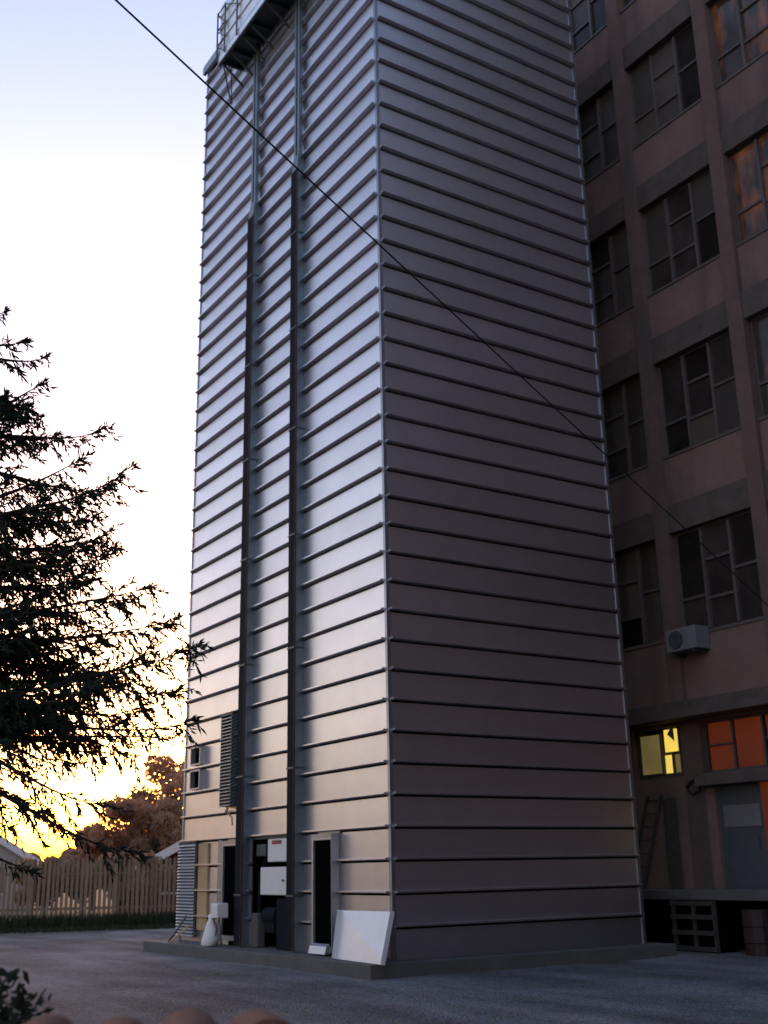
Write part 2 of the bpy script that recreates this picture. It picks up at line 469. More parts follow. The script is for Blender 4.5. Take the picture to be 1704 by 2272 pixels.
MB().tube([(.1, 5.25, .66), (.08, 5.2, 1.4), (.1, 4.95, 1.75), (.1, 4.7, 1.95)], .045, 8).build('pipe', M['ductdark'], tower)
bx = MB().bbox(-.02, .2, 4.78, 5.20, 1.78, 2.02, .015).build('junction_box', M['steel'], tower)

# louvre hoods
def louvre(y0, y1, z0, z1, d, n):
    fr = MB()
    fr.box(-d, 0, y0, y0 + .02, z0, z1); fr.box(-d, 0, y1 - .02, y1, z0, z1); fr.box(-d, 0, y0 + .02, y1 - .02, z1 - .03, z1)
    fr.box(-.03, -.012, y0 + .02, y1 - .02, z0, z1 - .03)
    o = fr.build('louvre_hood', M['steel'], tower)
    p = (z1 - z0 - .05) / n
    sm = MB()
    sm.add([(-d-.018, y0-.012, 0), (-d-.018, y1+.012, 0), (-d*.45, y1+.012, p*.95), (-d*.45, y0-.012, p*.95),
            (-d-.018, y0-.012, -.012), (-d-.018, y1+.012, -.012), (-d*.45, y1+.012, p*.95-.012), (-d*.45, y0-.012, p*.95-.012)],
           [(0,1,2,3),(7,6,5,4),(0,4,5,1),(1,5,6,2),(2,6,7,3),(3,7,4,0)])
    me = sm.mesh('slat', M['louvre'])
    for i in range(n): link('slat', me, o, (0, 0, z0 + .02 + i * p))
    return o
louvre(8.19, 9.17, .10, 2.18, .10, 29)
louvre(6.15, 6.72, 2.86, 4.88, .20, 27)
# bracket and torn insulation under the tall louvre
hb = MB(); hb.tube([(-.12, 6.5, 2.84), (-.15, 6.35, 2.70), (-.13, 6.2, 2.62), (-.16, 6.1, 2.45)], .018, 6)
hb.tube([(-.14, 6.4, 2.84), (-.18, 6.42, 2.72)], .03, 6); hb.build('loose_conduit', M['ply'], tower)
# tan board and frame strip beside it
MB().bbox(-.045, -.002, 7.62, 8.14, .25, 2.12, .008).build('tan_board', M['ply'], tower)
MB().box(-.05, .0, 6.86, 7.06, .05, 2.16).build('jamb_strip', M['trim'], tower)
# two small framed vents
for z0, z1 in ((3.90, 4.33), (3.34, 3.79)):
    y0, y1 = 7.99, 8.56
    v = MB(); d = .13
    v.box(-d, 0, y0, y0+.03, z0, z1); v.box(-d, 0, y1-.03, y1, z0, z1); v.box(-d, 0, y0+.03, y1-.03, z1-.03, z1); v.box(-d, 0, y0+.03, y1-.03, z0, z0+.03)
    o = v.build('vent_frame', M['louvre'], tower)
    MB().box(-.02, -.012, y0+.03, y1-.03, z0+.03, z1-.03).build('opening_shade_fill', M['black'], o)  # black plate stands in for the vent's unlit inside
    lp = MB(); lp.box(-d-.012, -d-.001, y0-.01, y0+.035, z0, z1); lp.box(-d-.012, -d-.001, y1-.04, y1, z0, z1)
    lp.box(-d-.012, -d-.001, y0+.036, y1-.041, z1-.035, z1); lp.box(-d-.012, -d-.001, y0+.036, y1-.041, z0, z0+.035); lp.build('lip', M['trim'], o)

# service platform near the top
ZP = 22.4
pf = MB().box(-.74, -.075, 1.2, 6.7, ZP, ZP + .06).build('platform_deck', M['steel'], tower)
for yy in (1.5, 2.4, 3.0, 3.9, 4.8, 5.3, 6.0, 6.55):
    j = MB(); j.box(-.72, -.075, yy - .03, yy + .03, ZP - .12, ZP - .002)
    j.bar((-.70, yy, ZP - .13), (-.06, yy, ZP - .62), .045, .045)
    j.build('bracket', M['steel'], pf)
MB().box(-.76, -.70, 1.2, 6.7, ZP - .14, ZP - .121).build('edge_angle', M['steel'], pf)
# ledger plates along the wall
yy = 1.3
k = 0
while yy < 6.6:
    w = (.55, .25, .25, 1.0)[k % 4]
    MB().box(-.11, -.073, yy, yy + w, ZP - .17, ZP - .02).build('ledger_plate', M['louvre'], pf)
    yy += w + .16; k += 1
# parapet of ribbed sheets
me = MB()
for i in range(4):
    z = ZP + .07 + i * .42
    me.prism([(-.725, 0), (-.755, .0), (-.79, .03), (-.79, .07), (-.755, .11), (-.755, .418), (-.725, .418)], lambda p: (p[0], 1.2, z + p[1]), lambda p: (p[0], 6.62, z + p[1]))
me.box(-.79, -.72, 1.2, 6.66, ZP - .118, ZP + .069)
me.build('parapet', M['parapet'], tower)
rl = MB()
posts = [6.68, 6.2, 5.44]
for i, yy in enumerate(posts):
    MB().bar((-.82, yy, ZP - .05), (-.82, yy, ZP + 1.55), .035, .035).build('rail_post', M['steel'], tower)
for z in (.45, .95, 1.5):
    MB().bar((-.82, 6.70, ZP + z), (-.82, 6.2, ZP + z), .028, .028).build('rail_bar', M['steel'], tower)
for (ya, za, yb, zb) in ((6.68, 1.45, 6.2, .95), (6.68, .95, 6.2, .45), (6.68, .45, 6.2, .0), (6.2, 1.5, 5.44, .95)):
    MB().bar((-.835, ya, ZP + za), (-.835, yb, ZP + zb), .022, .022).build('rail_brace', M['steel'], tower)
for z in (.0, .45, .95, 1.5):
    MB().bar((-.80, 6.70, ZP + z), (-.08, 6.70, ZP + z), .028, .028).build('rail_bar', M['steel'], tower)
for (a, b) in (((-.6, 6.72, ZP - .02), (-.14, 7.3, ZP - .45)), ((-.35, 6.75, ZP - .05), (-.12, 7.2, ZP - .75)), ((-.14, 7.3, ZP - .45), (-.12, 7.2, ZP - .75))):
    MB().bar(a, b, .03, .05).build('hanging_bracket', M['steel'], tower)
# shaded top flashing at far corner
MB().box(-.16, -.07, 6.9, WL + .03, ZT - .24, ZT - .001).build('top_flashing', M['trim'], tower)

# ------------------------------------------------------------------ leaning sheet metal cover
def cover():
    A = Vector((-.47, 1.12, .004)); B = Vector((-.62, -.70, .004)); Cc = Vector((-.27, -.48, .80)); D = Vector((-.25, 1.30, .79))
    n = ((B - A).cross(D - A)).normalized()
    if n.x > 0: n = -n
    mid = (A + B + Cc + D) / 4 + n * .0
    e = empty('sheet_metal_cover', ((A + B) / 2), 'pale square sheet metal cover with diagonal crease leaning on the tower corner', 'metal panel')
    f = MB()
    up = n * .022
    f.add([A, B + up*.2, Cc, D, A - n*.004, B + up*.2 - n*.004, Cc - n*.004, D - n*.004],
          [(0,1,3),(1,2,3),(4,7,5),(5,7,6)])
    f.add([A, B + up*.2, Cc, D, A - n*.004, B + up*.2 - n*.004, Cc - n*.004, D - n*.004],
          [(0,4,5,1),(1,5,6,2),(2,6,7,3),(3,7,4,0)])
    # diagonal crease from top left to bottom right: raise it a little
    f2 = MB()
    m1 = D + up * 1.6 * 0; m2 = B + up * .2
    c = (D + B) / 2 + n * .010
    f2.add([A, B, c, D], [(0,1,2),(0,2,3)])
    f2.add([B, Cc, D, c], [(0,1,3),(1,2,3)])
    o = f2.build('face', M['sheet']); rel(o, e)
    back = n * .085
    for (p, q, nm) in ((A, D, 'flange'), (B, Cc, 'flange')):
        g = MB(); g.add([p, q, q + back, p + back, p + back*.02, q + back*.02, q + back*.98, p + back*.98], [(0,1,2,3)])
        o = g.build(nm, M['sheet']); rel(o, e)
cover()

# ------------------------------------------------------------------ small white things on the plinth
def sack():
    mb = MB(); n = 14; c = (-.52, 6.30)
    rings = [(0,.15,.13),(.03,.20,.17),(.15,.21,.17),(.32,.17,.14),(.46,.12,.09),(.54,.07,.05),(.60,.10,.05),(.63,.085,.03)]
    rn = random.Random(5)
    vs = []
    for z, a, b in rings:
        for k in range(n):
            an = 2*math.pi*k/n; r = 1 + rn.uniform(-.09,.09)
            vs.append((c[0] + b*math.cos(an)*r + .02*math.sin(z*7), c[1] + a*math.sin(an)*r - .10*(z/.6) + .05, z))
    fs = [(i*n+k, i*n+(k+1) % n, (i+1)*n+(k+1) % n, (i+1)*n+k) for i in range(len(rings)-1) for k in range(n)]
    fs += [tuple(range(n))[::-1], tuple(range((len(rings)-1)*n, len(rings)*n))]
    mb.add(vs, fs)
    o = mb.build('sack', M['sack'], smooth=True)
    tag(o, 'small tied white sack standing on the plinth edge near the louvre', 'sack')
sack()
e = empty('box_on_stand', (-.42, 6.05, 0), 'small white box raised on a thin stand beside the sack', 'box')
rel(MB().bbox(-.56, -.30, 5.90, 6.24, .56, .86, .03).build('box', M['white']), e)
for dx, dy in ((-.1, .1), (.1, .12), (0, -.14)):
    rel(MB().tube([(-.43, 6.06, .56), (-.43 + dx, 6.06 + dy, .002)], .011, 6).build('leg', M['steel']), e)
t = MB(); t.tube([(-.55, 8.45, .02), (-.50, 8.42, .40)], [.02,.016], 6); t.tube([(-.55, 8.45, .02), (-.35, 8.62, .36)], [.02,.016], 6)
e = empty('offcut_stakes', (-.55, 8.45, 0), 'two short wooden offcuts propped by the low louvre', 'offcut')
rel(MB().bar((-.55, 8.50, .005), (-.16, 8.42, .55), .05, .03).build('offcut', M['wood']), e)
rel(MB().bar((-.60, 8.30, .005), (-.16, 8.26, .34), .06, .03).build('offcut', M['ply']), e)

# ------------------------------------------------------------------ brick-brown factory building
XB = 8.0
bld = empty('factory_building', (XB, 0, ZG), 'dark pinkish brown concrete framed factory building behind the tower', 'building')
def part(mb, name, m, parent=None):
    o = mb.build(name, M[m] if isinstance(m, str) else m)
    if parent is None: rel(o, bld)
    else:
        o.parent = parent
        o.matrix_parent_inverse = parent.matrix_world.inverted() if False else Matrix.Translation(-Vector(bld.location)) @ Matrix.Identity(4)
        o.matrix_parent_inverse = Matrix.Identity(4)
    return o
PIT, HW = 2.8, .20
pil_y = [.63 + PIT*k for k in range(-3, 4)]             # pilaster centres
zt0 = 8.73; ST = 4.255
levels = [zt0 + ST*k for k in range(0, 6)]              # window heads
YA, YB = pil_y[0] - 25, pil_y[-1] + 8
ZTOP = levels[-1] + 1.6
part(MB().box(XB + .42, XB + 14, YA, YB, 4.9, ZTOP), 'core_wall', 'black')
part(MB().box(XB + .12, XB + 14, YA, pil_y[0] - HW, 4.9, ZTOP), 'end_wall', 'plaster')
part(MB().box(XB + .12, XB + 14, pil_y[-1] + HW, YB, 4.9, ZTOP), 'end_wall', 'plaster')
part(MB().box(XB - .15, XB + 14.2, YA - .1, YB + .1, ZTOP + .002, ZTOP + .4), 'cornice', 'beam')
for y in pil_y:
    part(MB().box(XB, XB + .42, y - HW, y + HW, 4.9, ZTOP), 'pilaster', 'pilaster')
rw = random.Random(21)
COLS = {0: (.66,), 1: (.33, .70), 2: (.48,)}
def window(y0, y1, z0, z1, style):
    """y1 is the left side in the photograph; three columns of panes"""
    x = XB + .24
    w = (y1 - y0) / 3
    fr = MB()
    fr.box(x, x + .06, y0, y0 + .05, z0, z1); fr.box(x, x + .06, y1 - .05, y1, z0, z1)
    fr.box(x, x + .06, y0 + .05, y1 - .05, z0, z0 + .05); fr.box(x, x + .06, y0 + .05, y1 - .05, z1 - .05, z1)
    wo = part(fr, 'window', 'frame')
    xs = [y1 - .05, y1 - w, y1 - 2*w, y0 + .05]
    for c in (1, 2):
        m = MB().box(x - .06, x + .058, xs[c] - .035, xs[c] + .035, z0 + .051, z1 - .051); o = m.build('mullion', M['frame']); o.parent = wo
    for c in range(3):
        fr_ = list(COLS[c])
        if style == 'flip': fr_ = [1 - q for q in fr_][::-1]
        cuts = [z1 - .05] + [z1 - q*(z1 - z0) for q in fr_] + [z0 + .05]
        a, b = xs[c] - (.035 if c else 0), xs[c+1] + (.035 if c < 2 else 0)
        for i in range(len(cuts) - 1):
            if i > 0:
                o = MB().box(x - .03, x + .05, b, a, cuts[i] - .03, cuts[i] + .03).build('transom', M['frame']); o.parent = wo
            r = rw.random()
            pm = 'glass'
            if style == 'curtain': pm = 'curtain'
            elif style == 'blind' and r < .75: pm = 'blind'
            elif r < .25: pm = 'blind'
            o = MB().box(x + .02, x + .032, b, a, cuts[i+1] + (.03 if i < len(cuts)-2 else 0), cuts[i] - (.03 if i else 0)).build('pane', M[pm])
            o.parent = wo
    # sill
    s = MB().box(XB + .09, XB + .30, y0, y1, z0 - .06, z0 - .001); o = s.build('sill', M['frame']); o.parent = wo
    return wo
for bi in range(len(pil_y) - 1):
    y0, y1 = pil_y[bi] + HW, pil_y[bi+1] - HW
    for li, zt in enumerate(levels):
        part(MB().box(XB + .05, XB + .41, y0, y1, zt + .001, zt + .66), 'lintel_beam', 'beam')
        top = levels[li+1] - 2.38 if li + 1 < len(levels) else ZTOP
        part(MB().box(XB + .12, XB + .41, y0, y1, zt + .661, top - .062), 'spandrel', 'plaster')
        st = 'plain'
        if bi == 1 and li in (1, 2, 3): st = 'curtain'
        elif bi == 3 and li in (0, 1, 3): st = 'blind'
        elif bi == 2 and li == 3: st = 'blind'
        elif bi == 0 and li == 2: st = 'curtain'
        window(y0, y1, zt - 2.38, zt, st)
    part(MB().box(XB + .12, XB + .41, y0, y1, 4.9, levels[0] - 2.442), 'spandrel', 'plaster')
# unseen wing added behind the viewpoint to block the sky and darken the tower
part(MB().box(-16, XB + .11, YA - 6, YA - .01, ZG, 24.0), 'sky_block_wing', 'plaster')
for i in range(8):
    part(MB().box(-15.6 + i*3.1, -15.2 + i*3.1, YA - .009, YA + .25, ZG, 24.2), 'sky_block_pilaster', 'pilaster')
for k in range(5):
    part(MB().box(-16, XB + .1, YA - .008, YA + .12, 3.4 + k*4.25, 4.1 + k*4.25), 'sky_block_band', 'beam')
# ground storey
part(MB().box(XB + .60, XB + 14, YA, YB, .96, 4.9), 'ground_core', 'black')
gw = lambda y0, y1, z0, z1, m='plaster', x=XB + .12, d=.46: part(MB().box(x, x + d, y0, y1, z0, z1), 'wall', m)
gw(YA, -2.40, .96, 4.48); gw(2.22, YB, .96, 4.48)
gw(.18, .74, .96, 4.48, 'pilaster'); gw(.74, 2.22, .96, 3.30); gw(.74, 2.22, 4.40, 4.48)
gw(-2.40, .18, 4.42, 4.48); gw(-.06, .18, .96, 3.03)
part(MB().box(XB - .02, XB + .6, YA, YB, 4.64, 4.899), 'floor_band', 'beam')
part(MB().box(XB - .42, XB + .58, -7.0, YB - .5, 4.482, 4.638), 'canopy', 'beam')
part(MB().box(XB - .18, XB + .58, -6.0, .18, 3.04, 3.29), 'window_ledge', 'beam')
# ground floor lit windows
def lit_window(cols, z0, z1, y0, y1, name='window'):
    x = XB + .22
    fr = MB(); fr.box(x, x+.06, y0, y0+.04, z0, z1); fr.box(x, x+.06, y1-.04, y1, z0, z1); fr.box(x, x+.06, y0+.04, y1-.04, z1-.04, z1); fr.box(x, x+.06, y0+.04, y1-.04, z0, z0+.04)
    wo = part(fr, name, 'frame')
    for (a, b, za, zb, m) in cols:
        o = MB().box(x + .02, x + .03, a, b, za, zb).build('pane', M[m]); o.parent = wo
    ys = sorted({c[0] for c in cols})
    MBm = MB()
    for (a, b, za, zb, m) in cols:
        o = MB()
        o.box(x - .02, x + .05, a - .045, a - .001, za, zb); o.box(x - .02, x + .05, a - .045, b, za - .04, za - .001)
        oo = o.build('glazing_bar', M['frame']); oo.parent = wo
    return wo
lit_window([(-.62,.03,3.91,4.36,'orange'), (-.62,.03,3.37,3.86,'orange'), (-1.42,-.70,3.37,4.36,'orange'),
            (-2.22,-1.52,3.93,4.36,'orange'), (-2.22,-1.52,3.37,3.88,'orange')], 3.30, 4.41, -2.36, .14)
lit_window([(1.45,2.08,3.42,4.28,'yellowdim'), (.90,1.34,3.86,4.36,'yellow'), (1.12,1.36,3.40,3.80,'yellow'), (.88,1.06,3.40,3.80,'yellowdim')], 3.32, 4.40, .78, 2.18)
# broken awning flap over the yellow window
fl = MB(); fl.add([(XB-.02,2.3,4.44),(XB-.02,.80,4.44),(XB-.30,.95,4.36),(XB-.30,2.3,4.36),(XB-.02,.80,4.42),(XB-.22,.60,4.02),(XB-.16,.86,4.20)],
                 [(0,1,2,3),(1,5,6)]); part(fl, 'awning_flap', 'frame')
# steel door, plate, lit doorway
dr = part(MB().box(XB + .20, XB + .26, -1.24, -.06, .96, 3.03), 'door', 'door')
o = MB().box(XB + .180, XB + .199, -1.16, -.20, 2.18, 2.62).build('door_plate', M['plate']); o.parent = dr
o = MB().tube([(XB+.199,-1.1,1.95),(XB+.14,-1.1,1.95),(XB+.14,-1.1,1.75),(XB+.199,-1.1,1.75)], .012, 6).build('handle', M['steel']); o.parent = dr
lw = part(MB().box(XB + .16, XB + .24, -1.40, -1.25, .96, 3.03), 'glowing_door_jamb', 'orange')  # jamb emits orange in place of lamplight falling on it
part(MB().box(XB + .30, XB + .32, -2.38, -1.41, 1.55, 3.03), 'lit_doorway', 'yellowdim')
part(MB().box(XB + .28, XB + .34, -2.38, -1.41, .96, 1.549), 'door_panel', 'drum')
# raised loading dock
dk = part(MB().bbox(XB - .62, XB + .59, YA, YB, .76, .955, .015), 'loading_dock', 'concrete')
part(MB().box(XB + .9, XB + 14, YA, YB, ZG, .955), 'dock_back', 'black')  # black backing gives the space under the dock its darkness
for y in (-7.2, -3.6, 3.4, 7.5, 12):
    part(MB().box(XB - .5, XB - .15, y - .18, y + .18, ZG - .05, .759), 'dock_pier', 'concrete')

# things at the building
ac = empty('air_conditioner', (XB - .2, 0, 5.92), 'pale air conditioner unit below the dark window', 'air conditioner')
rel(MB().bbox(XB - .34, XB + .11, -.40, .46, 5.92, 6.42, .02).build('casing', M['plate']), ac)
g = MB(); g.tube([(XB - .342, .17, 6.17), (XB - .365, .17, 6.17)], .20, 20); rel(g.build('fan_grille', M['steel']), ac)
for y in (-.28, .34): rel(MB().box(XB - .32, XB + .13, y - .02, y + .02, 5.86, 5.919).build('bracket', M['steel']), ac)

ld = empty('ladder', (XB - .1, 2.0, .955), 'dark wooden ladder leaning on the factory wall over the dock', 'ladder')
for dy in (0, .46):
    rel(MB().bar((XB - .30, 2.26 - dy, .957), (XB + .08, 1.84 - dy*.9, 2.95), .06, .045).build('rail', M['wood']), ld)
for i in range(7):
    t = (i + .6) / 7
    a = Vector((XB - .30, 2.26, .957)).lerp(Vector((XB + .08, 1.84, 2.95)), t); b = Vector((XB - .30, 1.80, .957)).lerp(Vector((XB + .08, 1.426, 2.95)), t)
    rel(MB().bar(a, b, .04, .03).build('rung', M['wood']), ld)
bo = MB().bar((XB - .18, .98, .957), (XB + .09, 1.22, 2.85), .34, .04).build('leaning_board', M['wood'])
tag(bo, 'dark plank leaning upright between the ladder and grey door', 'plank')
cl = MB().tube([(XB + .05, .62, 3.02), (XB + .02, .52, 3.14), (XB + .03, .36, 3.20), (XB + .02, .24, 3.12), (XB + .04, .26, 2.96), (XB + .02, .42, 2.90), (XB + .05, .56, 2.94), (XB + .02, .60, 3.06), (XB+.03,.45,3.17), (XB+.02,.30,3.14)], .03, 6).build('cable_coil', M['cable'])
tag(cl, 'dark coiled cable hanging on the wall below the yellow window', 'cable coil')
# crate and drum below the dock
cr = empty('slatted_crate', (XB - .55, .1, ZG), 'grey slatted wooden crate under the loading dock edge', 'crate')
yc0, yc1 = -.55, .62
for z in (-.20, .10, .40, .66):
    rel(MB().box(XB - .80, XB - .76, yc0, yc1, z, z + .085).build('slat', M['wood']), cr)
for y in (yc0 + .04, yc1 - .04, .03):
    rel(MB().box(XB - .758, XB - .70, y - .04, y + .04, ZG + .03, .75).build('post', M['wood']), cr)
rel(MB().box(XB - .70, XB - .15, yc0 + .05, yc1 - .05, -.2, .66).build('load', M['black']), cr)
dm = MB().tube([(XB - .45, -1.35, ZG + .03), (XB - .45, -1.35, -.02), (XB - .45, -1.35, .0), (XB - .45, -1.35, .28), (XB - .45, -1.35, .30), (XB - .45, -1.35, .60)], [.30,.30,.315,.30,.315,.30], 20).build('drum', M['drum'])
tag(dm, 'dark red steel drum under the dock beside the slatted crate', 'drum')

# ------------------------------------------------------------------ overhead cable
pA = at_dist(257, 0, 9.0); pB = at_x(1790, 1424, XB - .02)
d0 = (pA - pB).normalized()
pts = [pB.lerp(pA + d0 * 5, i / 24) for i in range(25)]
cb = MB().tube(pts, .0105, 6).build('overhead_cable', M['cable'])
tag(cb, 'thin black overhead cable crossing diagonally in front of the tower', 'cable')

# ------------------------------------------------------------------ fence, verge, far things
FA, FB = Vector((-16.0, 31.0, 0)), Vector((22.0, 19.9, 0))
fdir = (FB - FA).normalized(); fl_len = (FB - FA).length
fence = empty('picket_fence', (FA.x, FA.y, ZG), 'brown wooden paling fence behind the gravel yard', 'fence')
fence.rotation_euler.z = math.atan2(fdir.y, fdir.x)
pk = MB(); pk.prism([(-.055, 0), (.055, 0), (.055, 2.15), (0, 2.24), (-.055, 2.15)], lambda p: (p[0], -.012, p[1]), lambda p: (p[0], .012, p[1]))
pkm = pk.mesh('picket', M['fence'])
rf = random.Random(4)
i = 0; s = .1
while s < fl_len and i < 230:
    o = link('picket', pkm, fence, (s, -.035 + rf.uniform(-.006,.006), .12 + rf.uniform(-.03,.03)))
    o.rotation_euler = (0, rf.uniform(-.012,.012), 0)
    s += .165 + rf.uniform(-.008,.008); i += 1
for k in range(int(fl_len / 2.95) + 1):
    MBp = MB().bbox(-.085, .085, -.05, .10, 0, 2.32, .012).mesh('post', M['fence']) if k == 0 else MBp
    link('post', MBp, fence, (.3 + k * 2.95, -.09, 0))
for z in (.55, 1.75):
    MB().box(0, fl_len, .0, .05, z, z + .09).build('rail', M['fence'], fence)

def blades(name, label, cat, segs, n, hmin, hmax, m, seed):
    r = random.Random(seed); mb = MB()
    for _ in range(n):
        (a, b, wdt) = segs[r.randrange(len(segs))]
        p = a.lerp(b, r.random()); nrm = Vector((-(b-a).y, (b-a).x, 0)).normalized()
        p = p + nrm * r.uniform(-wdt, wdt)
        h = r.uniform(hmin, hmax); an = r.uniform(0, math.pi); w = r.uniform(.02, .05)
        dx, dy = math.cos(an)*w, math.sin(an)*w; lx, ly = r.uniform(-.12,.12), r.uniform(-.12,.12)
        mb.add([(p.x-dx,p.y-dy,p.z),(p.x+dx,p.y+dy,p.z),(p.x+dx*.6+lx*.5,p.y+dy*.6+ly*.5,p.z+h*.6),(p.x+lx,p.y+ly,p.z+h),(p.x-dx*.6+lx*.5,p.y-dy*.6+ly*.5,p.z+h*.6)],[(0,1,2,4),(4,2,3)])
    o = mb.build(name, m); tag(o, label, cat, kind='stuff'); return o
g0 = FA + Vector((-fdir.y, fdir.x, 0)) * -.9; g1 = FB + Vector((-fdir.y, fdir.x, 0)) * -.9
g0.z = g1.z = ZG
blades('verge_grass', 'dark rough grass along the foot of the fence', 'grass', [(g0, g1, 1.4)], 16000, .18, .52, M['grassm'], 8)
g2 = FA + Vector((-fdir.y, fdir.x, 0)) * -3.2; g3 = FB + Vector((-fdir.y, fdir.x, 0)) * -2.6; g2.z = g3.z = ZG
blades('verge_grass', 'short dark grass between the fence and the gravel', 'grass', [(g2, g3, 1.6)], 9000, .05, .16, M['grassm'], 9)

def leafy(name, base, height, rx, label, cat, seed, n, leaf, m, group=None, trunk_h=.35, vary=1.0, ry=None):
    r = random.Random(seed)
    t = empty(name, base, label, cat, group)
    ry = ry or rx
    tk = MB()
    lean = Vector((r.uniform(-.2,.2), r.uniform(-.2,.2), 0))
    zs = [0, .3, .6, .85]
    tk.tube([lean * (height * q * .3) + Vector((0, 0, height * q)) for q in zs], [height*.03, height*.022, height*.013, height*.004], 7)
    lobes = []
    for _ in range(int(13 * vary) + 4):
        an = r.uniform(0, 2*math.pi); q = r.uniform(.25, .95) ; rr = math.sqrt(r.random()) * (1 - .55*abs(q - .5))
        c = Vector((rx*rr*math.cos(an)*.8, ry*rr*math.sin(an)*.8, height*(trunk_h*.6 + (1 - trunk_h*.6)*q*.86)))
        lobes.append((c, r.uniform(.16, .30) * height * .55))
        tk.tube([Vector((0, 0, height*trunk_h*.7)), c * .55 + Vector((0,0,height*.14)), c], [height*.012, height*.008, .01], 5)
    tk.build('trunk', M['twig'], t)
    mb = MB()
    for _ in range(n):
        c, rad = lobes[r.randrange(len(lobes))]
        v = Vector((r.gauss(0,1), r.gauss(0,1), r.gauss(0,.85))).normalized() * rad * (r.random() ** .4)
        p = c + v
        if p.z < .05: p.z = r.uniform(.05, .5)
        a = Vector((r.gauss(0,1), r.gauss(0,1), r.gauss(0,1))).normalized(); b = a.orthogonal().normalized()
        l = leaf * r.uniform(.6, 1.4)
        mb.add([p - a*l*.5, p + b*l*.25, p + a*l*.5, p - b*l*.25], [(0,1,2,3)])
    mb.build('crown', m, t)
    return t

far = [  # px, distance, height, radius, material
    (330, 58, 5.6, 3.4), (385, 62, 7.6, 3.6), (262, 60, 4.6, 3.0), (205, 64, 4.0, 2.8), (440, 66, 9.0, 4.2), (545, 70, 9.5, 4.5),
    (128, 72, 3.4, 2.6), (-150, 66, 4.2, 3.0), (105, 50, 2.7, 2.3), (190, 51, 3.0, 2.4), (275, 49, 2.9, 2.3)]
names = ['brown bushy tree right of the pale gable roof beyond the fence', 'tallest brown tree beyond the fence, against the tower edge', 'low brown thicket tree in the middle beyond the fence',
         'small brown bush tree beyond the fence, left of the thicket', 'tall brown tree hidden behind the tower edge', 'farthest brown tree behind the tower',
         'lowest brown bush beyond the fence near the grey house', 'brown bush tree beyond the grey house at the far left',
         'low brown hedge bush close behind the left fence post', 'low brown hedge bush close behind the fence between its posts', 'low brown hedge bush close behind the right fence post']
for i, (px, dist, hh, rr) in enumerate(far):
    p = at_dist(px, 1940, dist); p.z = ZG
    leafy('bushy_tree', p, hh, rr, names[i], 'tree', 240 + i, 6000, .32, M['leafbrown'], 'brown trees beyond the fence', .25)
ORD = ['first', 'second', 'third', 'fourth', 'fifth', 'sixth', 'seventh', 'eighth', 'ninth']
# unseen tree belt further left, added to darken the left face's reflections
for i in range(9):
    az = math.radians(2 - i * 8.5)
    p = CAM + Vector((math.sin(az), math.cos(az), 0)) * (62 + (i * 7) % 13); p.z = ZG
    leafy('bushy_tree', p, 7.6 + (i * 5 % 4) * .7, 5.2, ORD[i] + ' unseen brown tree of the added belt, counted leftwards from the grey house', 'tree', 80 + i, 4200, .6, M['leafbrown'], 'unseen tree belt added left of the view', .2, 1.0)

# houses beyond the fence
def house(px, dist, w, dpt, eave, ridge, yaw, wall, roof, label):
    p = at_dist(px, 1940, dist); p.z = ZG
    e = empty('house', p, label, 'house'); e.rotation_euler.z = yaw
    wl = MB(); wl.prism([(-w/2, 0), (w/2, 0), (w/2, eave), (0, ridge), (-w/2, eave)], lambda q: (q[0], 0, q[1]), lambda q: (q[0], dpt, q[1]))
    wl.build('wall', wall, e)
    for s in (-1, 1):
        rf_ = MB(); n = Vector((s*(ridge-eave), 0, w/2)).normalized() * .12
        a = Vector((s*(w/2+.45), -.35, eave - (ridge-eave)/(w/2)*.45 + .02)); b = Vector((0, -.35, ridge + .02))
        c = b + Vector((0, dpt + .7, 0)); d = a + Vector((0, dpt + .7, 0))
        rf_.add([a, b, c, d, a + n, b + n, c + n, d + n], [(0,1,2,3),(4,5,6,7),(0,1,5,4),(1,2,6,5),(2,3,7,6),(3,0,4,7)])
        rf_.build('roof', roof, e)
        bg_ = MB(); bg_.bar(a + Vector((0, -.04, -.02)), b + Vector((0, -.04, -.02)), .05, .34); bg_.build('bargeboard', M['barge'], e)
    for xx in (-w*.22, w*.22):
        wd = MB().box(xx-.45, xx+.45, -.03, -.005, 1.0, 2.2).build('window', M['glass'], e)
        MB().box(xx-.5, xx+.5, -.05, -.031, .9, .99).build('sill', M['barge'], wd)
    return e
house(452, 52, 7.0, 9, 1.55, 3.45, math.radians(-26), M['redwall'], M['roofred'], 'dark red house with white sloping bargeboard seen through the fence')
house(-75, 60, 5.6, 9, 2.6, 4.3, math.radians(-10), M['housewall'], M['housewall'], 'pale grey house beyond the fence at the left edge')

